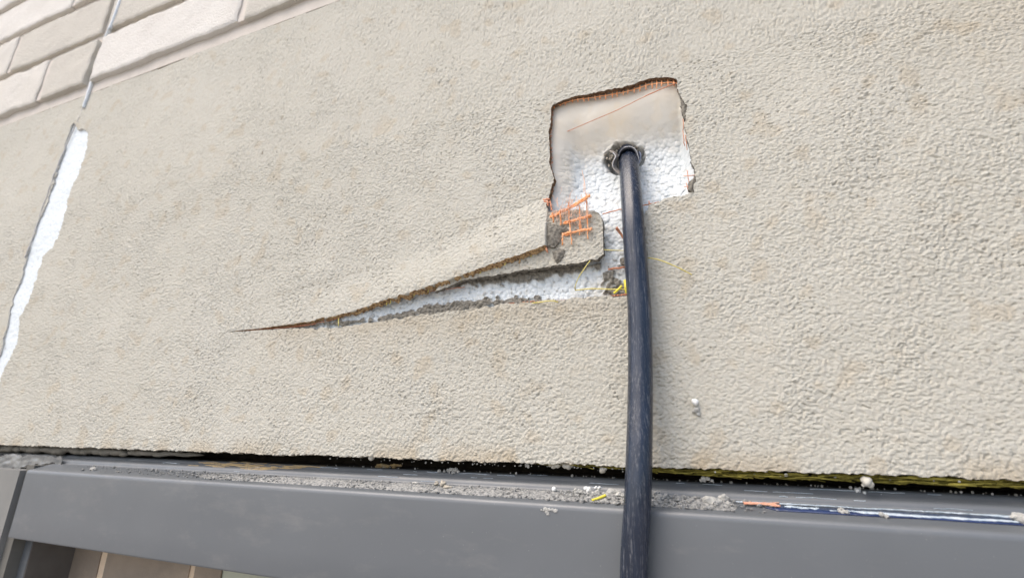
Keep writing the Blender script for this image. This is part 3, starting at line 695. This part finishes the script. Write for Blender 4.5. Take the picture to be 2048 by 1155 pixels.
# ------------------------------------------------------------------ window head below the stucco
win = empty('window', (-.3, 0, -.1)); bpy.context.view_layer.update()
tag(win, 'grey painted metal window frame running along the bottom under the stucco', 'window')
wp = []
xh = P(52, 948, -.0225)[0]                  # left end of the head
prof_pts = [(.0150, -.0176), (.0125, -.0181), (.0113, -.0190), (.0108, -.0202), (.0098, -.0212), (.0070, -.0225), (.0048, -.0238), (.0040, -.0262), (.0038, -.0276), (.0010, -.0283),
            (-.0170, -.0336), (-.0200, -.0345), (-.0216, -.0354), (-.0224, -.0368), (-.0226, -.039), (-.0226, -.060), (-.0226, -.085), (-.0226, -.1055), (-.0222, -.1070), (-.0210, -.1076), (.030, -.1078)]
def extrude(name, prof, x0, x1, mat, n=60, wob=0):
    xs_ = np.linspace(x0, x1, n); k = len(prof); V = []
    for x in xs_:
        for (y, z) in prof: V.append((x, y+wob*math.sin(x*9+z*50), z))
    Q = [[i*k+j, (i+1)*k+j, (i+1)*k+j+1, i*k+j+1] for i in range(n-1) for j in range(k-1)]
    m = MB(); m.add(V, Q); cap = m
    return m
m_ = extrude('h', prof_pts, xh, .42, M_metal, 80, .00012)
k = len(prof_pts); V = [(xh, y, z) for y, z in prof_pts]; m_.add(V+[(xh, .03, -.06)], [[i, i+1, k, k] for i in range(k-1)])
hd = m_.build('head_frame', M_metal); wp.append(hd)
# groove and jamb to the left
m_ = MB(); m_.add([(-1.9, .0152, -.0178), (.42, .0152, -.0178), (.42, .046, -.0165), (-1.9, .046, -.0165)], [[0, 1, 2, 3]]); wp.append(m_.build('gap_floor', M_dark, None, False))  # frame's gap floor, blackened to paint in the gap's shade
m_ = extrude('j', prof_pts[:10], -1.9, xh, M_metal, 20); m_.box(-1.9, xh-.014, -.0226, .02, -1.3, -.036); wp.append(m_.build('jamb', simple('jamb_paint', (.20, .20, .19), (.235, .23, .215), 20, .4), None, False))
m_ = MB(); m_.box(xh-.0145, xh, -.0165, .02, -1.3, -.030); wp.append(m_.build('joint_gap', simple('joint_filler', (.15, .145, .13), (.12, .115, .10), 30, .8), None, False))
xg0 = P(60, 1100, -.004)[0]
YT = min(np.linspace(0, .4, 4001), key=lambda y: abs(P(145, 1115, y)[0]-xg0))   # depth at which the stile's return ends
m_ = MB(); m_.box(xh-.0005, xg0, -.004, YT, -1.3, -.1085); wp.append(m_.build('sash_stile', M_metal, None, False))
m_ = MB(); m_.box(xg0, xg0+.0012, -.0035, YT, -1.3, -.1085); wp.append(m_.build('return_shade', M_black, None, False))  # dark lining added over the stile's return to paint its shade
for o in wp: o.parent = win; o.matrix_parent_inverse = win.matrix_world.inverted()
# tiled pier seen through the glass
tl_ = empty('tiled_pier', (-.6, .05, -.5)); bpy.context.view_layer.update(); tag(tl_, 'tan tiled pier with pale joints below the window head at the lower left', 'pier')
m_ = MB(); gx = [P(a, 1120, YT)[0] for a in (142, 199, 212, 382, 393, 446)]
m_.box(gx[0]-.05, gx[5], YT+.0012, YT+.06, -1.3, -.09); t1 = m_.build('grout_bed', M_grout, None, False)
m_ = MB()
for a, b in ((gx[0]-.05, gx[1]), (gx[2], gx[3]), (gx[4], gx[5])):
    z = -.09; q = 0
    while z > -1.2: m_.box(a, b, YT, YT+.004, z-.20+(.0 if a > gx[0] else .055*(q == 0)), z); z -= .212; q += 1
t2 = m_.build('tiles', M_tile, None, False)
for o in (t1, t2): o.parent = tl_; o.matrix_parent_inverse = tl_.matrix_world.inverted()
m_ = MB(); m_.box(gx[5], .42, YT+.002, YT+.05, -1.3, -.09); tag(m_.build('interior_panel', M_panel, None, False), 'pale greenish panel under the window head right of the tiled pier', 'panel')

# olive fibre edge hanging below the stucco on the right
m_ = MB()
for k in range(900):
    x = r0.uniform(P(1060, 930)[0], .40); wgt = float(sstep(-.13, -.01, np.array(x)))
    if r0.rand() > .10+.90*wgt: continue
    z = BZ+.001-r0.rand()*(.0010+.0034*wgt); L = r0.uniform(.004, .020); y = r0.uniform(.0012, .0062)
    m_.tube([(x, y, z), (x+L*.5, y+r0.normal(0, .0006), z+r0.normal(0, .0004)), (x+L, y+r0.normal(0, .0008), z+r0.normal(0, .0007))], r0.uniform(.00018, .0005), 5)
m_.build('fibre_edge', M_olive, wall)

# film remnants on the ledge, right
def ledge(px, t, lift=.0002):
    """point on the sloping ledge (t 0 back .. 1 front) below photo column px"""
    y = .0010+(-.0170-.0010)*t; z = -.0283+(-.0336+.0283)*t+lift
    # find x so that the point projects to column px
    lo, hi = -1.5, .5
    for _ in range(40):
        mid = (lo+hi)/2; c = M.T @ np.array([mid, y+D, z]); u = c[0]/c[2]*F+1024
        if u < px: lo = mid
        else: hi = mid
    return np.array([lo, y, z])
def band(name, px0, px1, t0, t1, lift, mat, parent, rag=.08, n=90, gaps=0, seed=1):
    r = np.random.RandomState(seed); mb = MB(); xa = ledge(px0, .5)[0]; xb = ledge(px1, .5)[0]; V = []
    e0 = np.cumsum(r.normal(0, rag*.3, n)); e0 -= np.linspace(0, e0[-1], n); e1 = np.cumsum(r.normal(0, rag*.3, n)); e1 -= np.linspace(0, e1[-1], n)
    for i in range(n):
        x = xa+(xb-xa)*i/(n-1); tap = min(1, i/6, (n-1-i)/3+.2)
        for t in ((t0+t1)/2+((t0-t1)/2)*tap+e0[i]*.3, (t0+t1)/2+((t1-t0)/2)*tap+e1[i]*.3):
            V.append((x, .0010-.0180*t, -.0283-.0053*t+lift)); V.append((x, .0010-.0180*t, -.0283-.0053*t+lift-.0006))
    Q = []
    for i in range(n-1):
        if gaps and r.rand() < gaps: continue
        a, b = i*4, (i+1)*4; Q += [[a, b, b+2, a+2], [a+1, a+3, b+3, b+1], [a, a+1, b+1, b], [a+2, b+2, b+3, a+3]]
    mb.add(V, Q); return mb.build(name, mat, parent)
flm = band('protective_film', 1530, 2070, .20, .68, .0007, M_navy, None, .05, 120, 0, 3)
tag(flm, 'navy and white torn protective film stuck along the right end of the window ledge', 'film')
band('white_film_edge', 1470, 2070, .08, .20, .0011, M_chip, flm, .12, 160, 0, 4)
band('white_film_edge', 1660, 2070, .42, .50, .0012, M_chip, flm, .16, 120, 0, 5)
band('white_film_edge', 1570, 1640, .28, .42, .0013, M_chip, flm, .2, 40, 0, 6)
# pale scratches of smeared plaster on the upper bead of the frame
m_ = MB()
for k in range(34):
    x = r0.uniform(-.60, .18); z = r0.choice([-.0176, -.0188, -.0215, -.0240, -.0262]); y = np.interp(-z, [.0176, .0188, .0215, .0240, .0262], [.0146, .0114, .0090, .0047, .0040])
    L = r0.uniform(.003, .028); m_.tube(smoothpath([(x, y-.0001, z), (x+L*.5, y-.0001, z+r0.normal(0, .0002)), (x+L, y-.0001, z)], 4, .0001, r0), r0.uniform(.00010, .00026), 5)
tag(m_.build('plaster_smears', M_chip), 'thin pale plaster scratches smeared along the grey window frame', 'plaster', kind='stuff')
m_ = MB()
for k in range(46):
    px = r0.uniform(385, 610); x = P(px, 925, .012)[0]; z = r0.uniform(-.0235, -.0178); y = np.interp(-z, [.0176, .0190, .0202, .0225, .0238], [.0150, .0113, .0108, .0070, .0048])
    L = r0.uniform(.006, .03); m_.tube(smoothpath([(x, y, z), (x+L*.5, y-.0003, z+r0.normal(0, .0003)), (x+L, y, z+r0.normal(0, .0002))], 4, .0001, r0), r0.uniform(.0003, .0008), 5, .6)
tag(m_.build('sealant_smear', M_sealant), 'ochre yellow sealant smeared on the window frame left of centre', 'sealant')
m_ = MB()
for k in range(24): m_.rock(P(r0.uniform(755, 806), r0.uniform(929, 934), .022), (r0.uniform(.001, .003), .0014, r0.uniform(.0008, .0016)), r0, .3)
tag(m_.build('sealant_lump', M_sealant), 'lumpy ochre sealant blob in the dark gap above the frame', 'sealant')
m_ = MB()
for k in range(130):
    px = r0.uniform(-60, 400); m_.rock(P(px, np.interp(px, [0, 2048], [895, 968])+r0.normal(0, 1.5), .008), (.010, .004, .0040*(1 if px < 180 else max(.2, 1-(px-180)/250))), r0, .2)
tag(m_.build('gap_filler', simple('grey_brown_filler', (.13, .12, .095), (.19, .175, .145), 60, .8)), 'grey-brown filler closing the gap over the frame at the far left', 'filler')
# crumpled tape at the far left
def tapeY(X, Z): return -.004-.002*rn(X, Z, .02, 4)-.002*rn(X, Z*3, .012, 6)
tp_ = [XZ(-40, 908, -.004), XZ(60, 908, -.004), XZ(110, 914, -.004), XZ(135, 920, -.004), XZ(110, 926, -.004), XZ(60, 930, -.004), XZ(30, 938, -.004), XZ(-40, 940, -.004)]
q = np.array(tp_)
tag(field('crumpled_tape', np.arange(q[:, 0].min(), q[:, 0].max(), .0016), np.arange(q[:, 1].min(), q[:, 1].max(), .0012), lambda X, Z: polysd(X, Z, tp_)+(rn(X, Z, .01, 4)-.5)*.012, lambda X, Z: tapeY(X, Z)+.006, M_tape, thick=.0005, emats=[M_tape], outer=True, ename='tape_edge'),
    'crumpled greyish tape over the frame corner at the far left', 'tape')

# ------------------------------------------------------------------ debris
r1 = np.random.RandomState(21)
def on_ledge(px, t, s):
    p = ledge(px, t); p[2] += s*.45; return p
m_ = MB()
dn_px = [150, 300, 480, 650, 900, 1180, 1300, 1440, 1480, 1600]; dn = [.03, .3, .9, 1.0, 1.0, 1.4, 1.5, 1.2, .15, .02]
cnt = 0
while cnt < 7000:
    px = r1.uniform(150, 1560)
    if r1.rand()*1.5 > np.interp(px, dn_px, dn): continue
    t = np.clip(r1.beta(1.6, 1.9)*1.02, 0.01, .96); s = min(.00030*math.exp(r1.normal(0, .8)), .0017)*(1.25 if px > 1150 else 1)
    p = ledge(px, t); pile = .0016*max(0, 1-abs(t-.45)*1.8)*(1+.9*(px > 1150)*(px < 1470)); p[2] += s*.3+pile*r1.rand()
    m_.rock(p, (s, s*r1.uniform(.6, 1.1), s*r1.uniform(.5, .9)), r1, .35); cnt += 1
tag(m_.build('crumb_debris', M_dust, None, False), 'grey mortar dust and crumbs strewn along the window ledge', 'debris', kind='stuff')
# dust bed as a low mound under the crumbs
def moundsd(X, T): return None
nx, ntt = 700, 14; xa, xb = ledge(260, .5)[0], ledge(1480, .5)[0]
X, T = np.meshgrid(np.linspace(xa, xb, nx), np.linspace(0, 1, ntt), indexing='ij')
H = (.0012+.0010*rn(X, T*.02, .006, 3)+.0008*rn(X, T*.02, .0016, 5))*np.sin(np.pi*np.clip(T, 0, 1))**.6*sstep(xa, xa+.30, X)*sstep(xb, xb-.01, X)*(.5+.9*rn(X, T*0, .02, 9))+np.where(X > ledge(1150, .5)[0], .0016, 0)*np.sin(np.pi*T)*sstep(xb, xb-.015, X)*rn(X, T*.02, .005, 13)
TT = .02+.90*T+.06*(rn(X, T*.02, .004, 7)-.5)
V = np.stack([X, .0010-.0180*TT, -.0283-.0053*TT+H-.0006+.0003*sstep(xa, xa+.3, X)], -1).reshape(-1, 3); idx = np.arange(nx*ntt).reshape(nx, ntt)
tag(mesh_np('dust_bed', V, np.stack([idx[:-1, :-1].ravel(), idx[1:, :-1].ravel(), idx[1:, 1:].ravel(), idx[:-1, 1:].ravel()], 1), M_dust), 'bed of fine grey mortar dust lying on the window ledge', 'dust', kind='stuff')
# crumbs caught in the gap and hanging from the stucco edge
m_ = MB()
for k in range(230):
    px = r1.uniform(640, 2040); f = r1.rand()
    if f < .55:
        p = P(px, 0, 0); x = P(px, np.interp(px, [0, 2048], [890, 965]), .012)[0]; p = np.array([x, r1.uniform(.008, .018), -.0172+r1.uniform(0, .0006)]); s = .0004*math.exp(r1.normal(0, .5))
    else:
        x = P(px, np.interp(px, [0, 2048], [890, 965]))[0]; p = np.array([x, r1.uniform(.0, .006), BZ-.0006-abs(r1.normal(0, .0008))]); s = .00045*math.exp(r1.normal(0, .4))
        if px > 1320 and r1.rand() < .6: continue
    m_.rock(p, s, r1, .4)
tag(m_.build('gap_crumbs', M_crumb, None, False), 'pale stucco crumbs caught in the dark gap over the frame', 'debris', kind='stuff')

def item(name, mat, label, cat, pieces, group=None):
    """pieces: (px, py, Y, size, ball?)"""
    m = MB()
    for (px, py, Y, s, b) in pieces:
        if b: m.ball(P(px, py, Y), s, r1, .12)
        else: m.rock(P(px, py, Y), s, r1, .3, True)
    return tag(m.build(name, mat, None, 'crumb' not in mat.name and 'dust' not in mat.name), label, cat, group)
def pilep(px, py, mx=-.008): return mx
item('foam_bead', M_bead, 'round white foam bead on the wall right of the cable', 'foam bead', [(1390, 803, -.0026, .0024, 1)])
item('mortar_crumb', M_crumb, 'cream crumb stuck on the wall just under the white bead', 'mortar crumb', [(1393, 819, -.002, .0022, 0), (1397, 827, -.002, .0015, 0), (1387, 821, -.002, .0012, 0)])
item('foam_bead', M_bead2, 'large dull white bead hanging in the gap left of the cable', 'foam bead', [(1205, 939, .004, .0026, 1), (1210, 936, .004, .0016, 1)])
item('foam_cluster', M_bead2, 'cluster of dull foam beads clinging under the stucco edge', 'foam', [(1100+k*7.5, 929+2.5*math.sin(k*1.7), .005, .0016+.0005*(k % 3), 1) for k in range(7)])
item('foam_blob', M_bead2, 'biggest pale foam blob hanging under the stucco edge at right', 'foam', [(1734, 962, .002, .0031, 1), (1728, 958, .002, .0020, 1), (1741, 968, .002, .0020, 1), (1727, 969, .003, .0011, 0)])
item('foam_bead', M_bead2, 'dull round bead hanging under the stucco edge far left of the cable', 'foam bead', [(743, 913, .003, .0030, 1)])
item('stucco_flake', M_crumb, 'jagged pale flake hanging in the dark gap right of the cable', 'flake', [(1408, 957, .006, .0020, 0), (1416, 956, .006, .0016, 0), (1424, 960, .006, .0010, 0), (1402, 960, .006, .0011, 0)])
item('hanging_crumbs', M_crumb, 'ragged pale crumbs hanging from the stucco edge near the foam cluster', 'crumbs', [(1050+r1.uniform(-10, 14), 922+r1.uniform(0, 12), .003, r1.uniform(.0006, .0014), 0) for k in range(9)])
item('plaster_chips', M_crumb, 'white plaster chips on the frame top left of centre', 'chips', [(905+r1.normal(0, 10), 940+r1.normal(0, 2.5), .011, r1.uniform(.0006, .0015), 0) for k in range(18)])
item('foam_crumbs', M_bead, 'little white foam crumbs below the biggest blob at right', 'foam', [(1716, 980, .012, .0018, 0), (1728, 985, .012, .0014, 0), (1762, 991, .012, .0014, 0), (1774, 988, .012, .001, 0), (1780, 992, .012, .001, 0)])
def led(px, t, h=0): p = ledge(px, t); p[2] += h; return p
def litem(name, mat, label, cat, pieces):
    m = MB()
    for (px, t, h, s, b) in pieces:
        if b: m.ball(led(px, t, h), s, r1, .10)
        else: m.rock(led(px, t, h), s, r1, .35, True)
    return tag(m.build(name, mat, None, 'crumb' not in mat.name and 'dust' not in mat.name), label, cat)
litem('foam_bead', M_bead, 'round bluish white bead on the ledge debris left of the cable', 'foam bead', [(1108, .25, .0030, .0019, 1)])
litem('foam_crumb', M_bead, 'broken white foam crumb on the debris nearest the cable at left', 'foam', [(1172, .15, .0040, .0018, 1), (1179, .2, .0042, .0016, 1), (1176, .25, .0028, .0014, 0)])
litem('foam_crumb', M_bead, 'small white foam crumb behind the grey lump left of the cable', 'foam', [(1192, .05, .0044, .0012, 0), (1199, .1, .0046, .0013, 1)])
litem('mortar_lump', M_crumb, 'large flat grey mortar lump leaning against the cable at left', 'mortar lump', [(1228, .35, .0032, (.0062, .0030, .0028), 0), (1240, .42, .0024, (.0040, .0030, .0024), 0), (1212, .45, .0022, (.0028, .0024, .0018), 0)])
litem('mortar_lump', M_crumb, 'ragged grey mortar lump on the ledge left of the flat lump', 'mortar lump', [(1196, .35, .0028, .0022, 0), (1188, .45, .0022, .0018, 0), (1152, .25, .0032, .0018, 0), (1160, .3, .0026, .0020, 0)])
litem('mortar_lump', M_dust, 'darker cracked mortar lump just right of the cable', 'mortar lump', [(1312, .3, .0026, .0030, 0), (1322, .5, .0026, (.0036, .0026, .0026), 0), (1334, .45, .0034, .0022, 0), (1318, .6, .0010, .0018, 0)])
litem('mortar_lump', M_crumb, 'rounded pale mortar lump on the ledge at the right end of the debris', 'mortar lump', [(1420, .5, .0026, (.0050, .0034, .0032), 0), (1432, .55, .0022, (.0036, .003, .0028), 0)])
litem('mortar_lump', M_crumb, 'smaller pale lump behind the rounded end lump', 'mortar lump', [(1450, .3, .0030, (.0034, .0026, .0030), 0), (1456, .45, .0014, .002, 0)])
litem('mortar_lump', M_edgec, 'brownish flat crumb pile on the ledge well left of the cable', 'mortar lump', [(885, .30, .0030, .0026, 0), (895, .5, .0020, (.0038, .0018, .0014), 0), (872, .3, .0030, .0018, 0)])
litem('mortar_lump', M_crumb, 'two small pale lumps on the clean right part of the ledge', 'mortar lump', [(1684, .55, .0014, .0020, 0), (1694, .6, .0012, .0014, 0), (1764, .62, .0012, .0015, 1), (1774, .7, .0008, .0012, 0)])
litem('mortar_lump', M_crumb, 'pale lump on the ledge at the right picture edge', 'mortar lump', [(2040, .40, .0020, (.0040, .003, .0026), 0), (2050, .5, .0020, .003, 0)])
litem('mortar_lump', M_crumb, 'flat pale chip on the ledge debris at left of centre', 'mortar lump', [(830, .3, .0024, (.0034, .0016, .0010), 0)])
litem('mortar_lump', M_crumb, 'tiny pale lump alone on the far left of the ledge', 'mortar lump', [(187, .7, .0012, (.0034, .0022, .0022), 0), (183, .7, .001, .002, 0)])
m_ = MB(); m_.tube(smoothpath([led(1184, .95, .0016), led(1198, .80, .0024), led(1212, .66, .0036)], 6), .0009, 8, .7); tag(m_.build('yellow_straw', M_yellow2), 'pale yellow straw on the front of the ledge left of the cable', 'straw')
m_ = MB()
for k in range(9): a = 1486+r1.uniform(0, 12); m_.tube(smoothpath([led(a, .34+r1.uniform(-.1, .1), .0014), led(a+34, .36+r1.uniform(-.08, .08), .0016+r1.rand()*.0004), led(a+68+r1.uniform(-8, 4), .34+r1.uniform(-.2, .2), .0014)], 6, .0001, r1), .00045, 6)
tag(m_.build('orange_fibre_bundle', simple('dull_orange', (.62, .27, .17), (.70, .42, .30), 500, .7)), 'flattened orange fibre bundle on the ledge beside the navy film', 'fibre')
m_ = MB()
for k in range(16): m_.rock(P(1095+r1.normal(0, 9), 1016+abs(r1.normal(0, 4)), -.0228), (r1.uniform(.0006, .0018), .0005, r1.uniform(.0005, .0013)), r1, .35)
tag(m_.build('plaster_splat', M_crumb, None, False), 'small pale plaster splat on the front face of the window head', 'plaster')
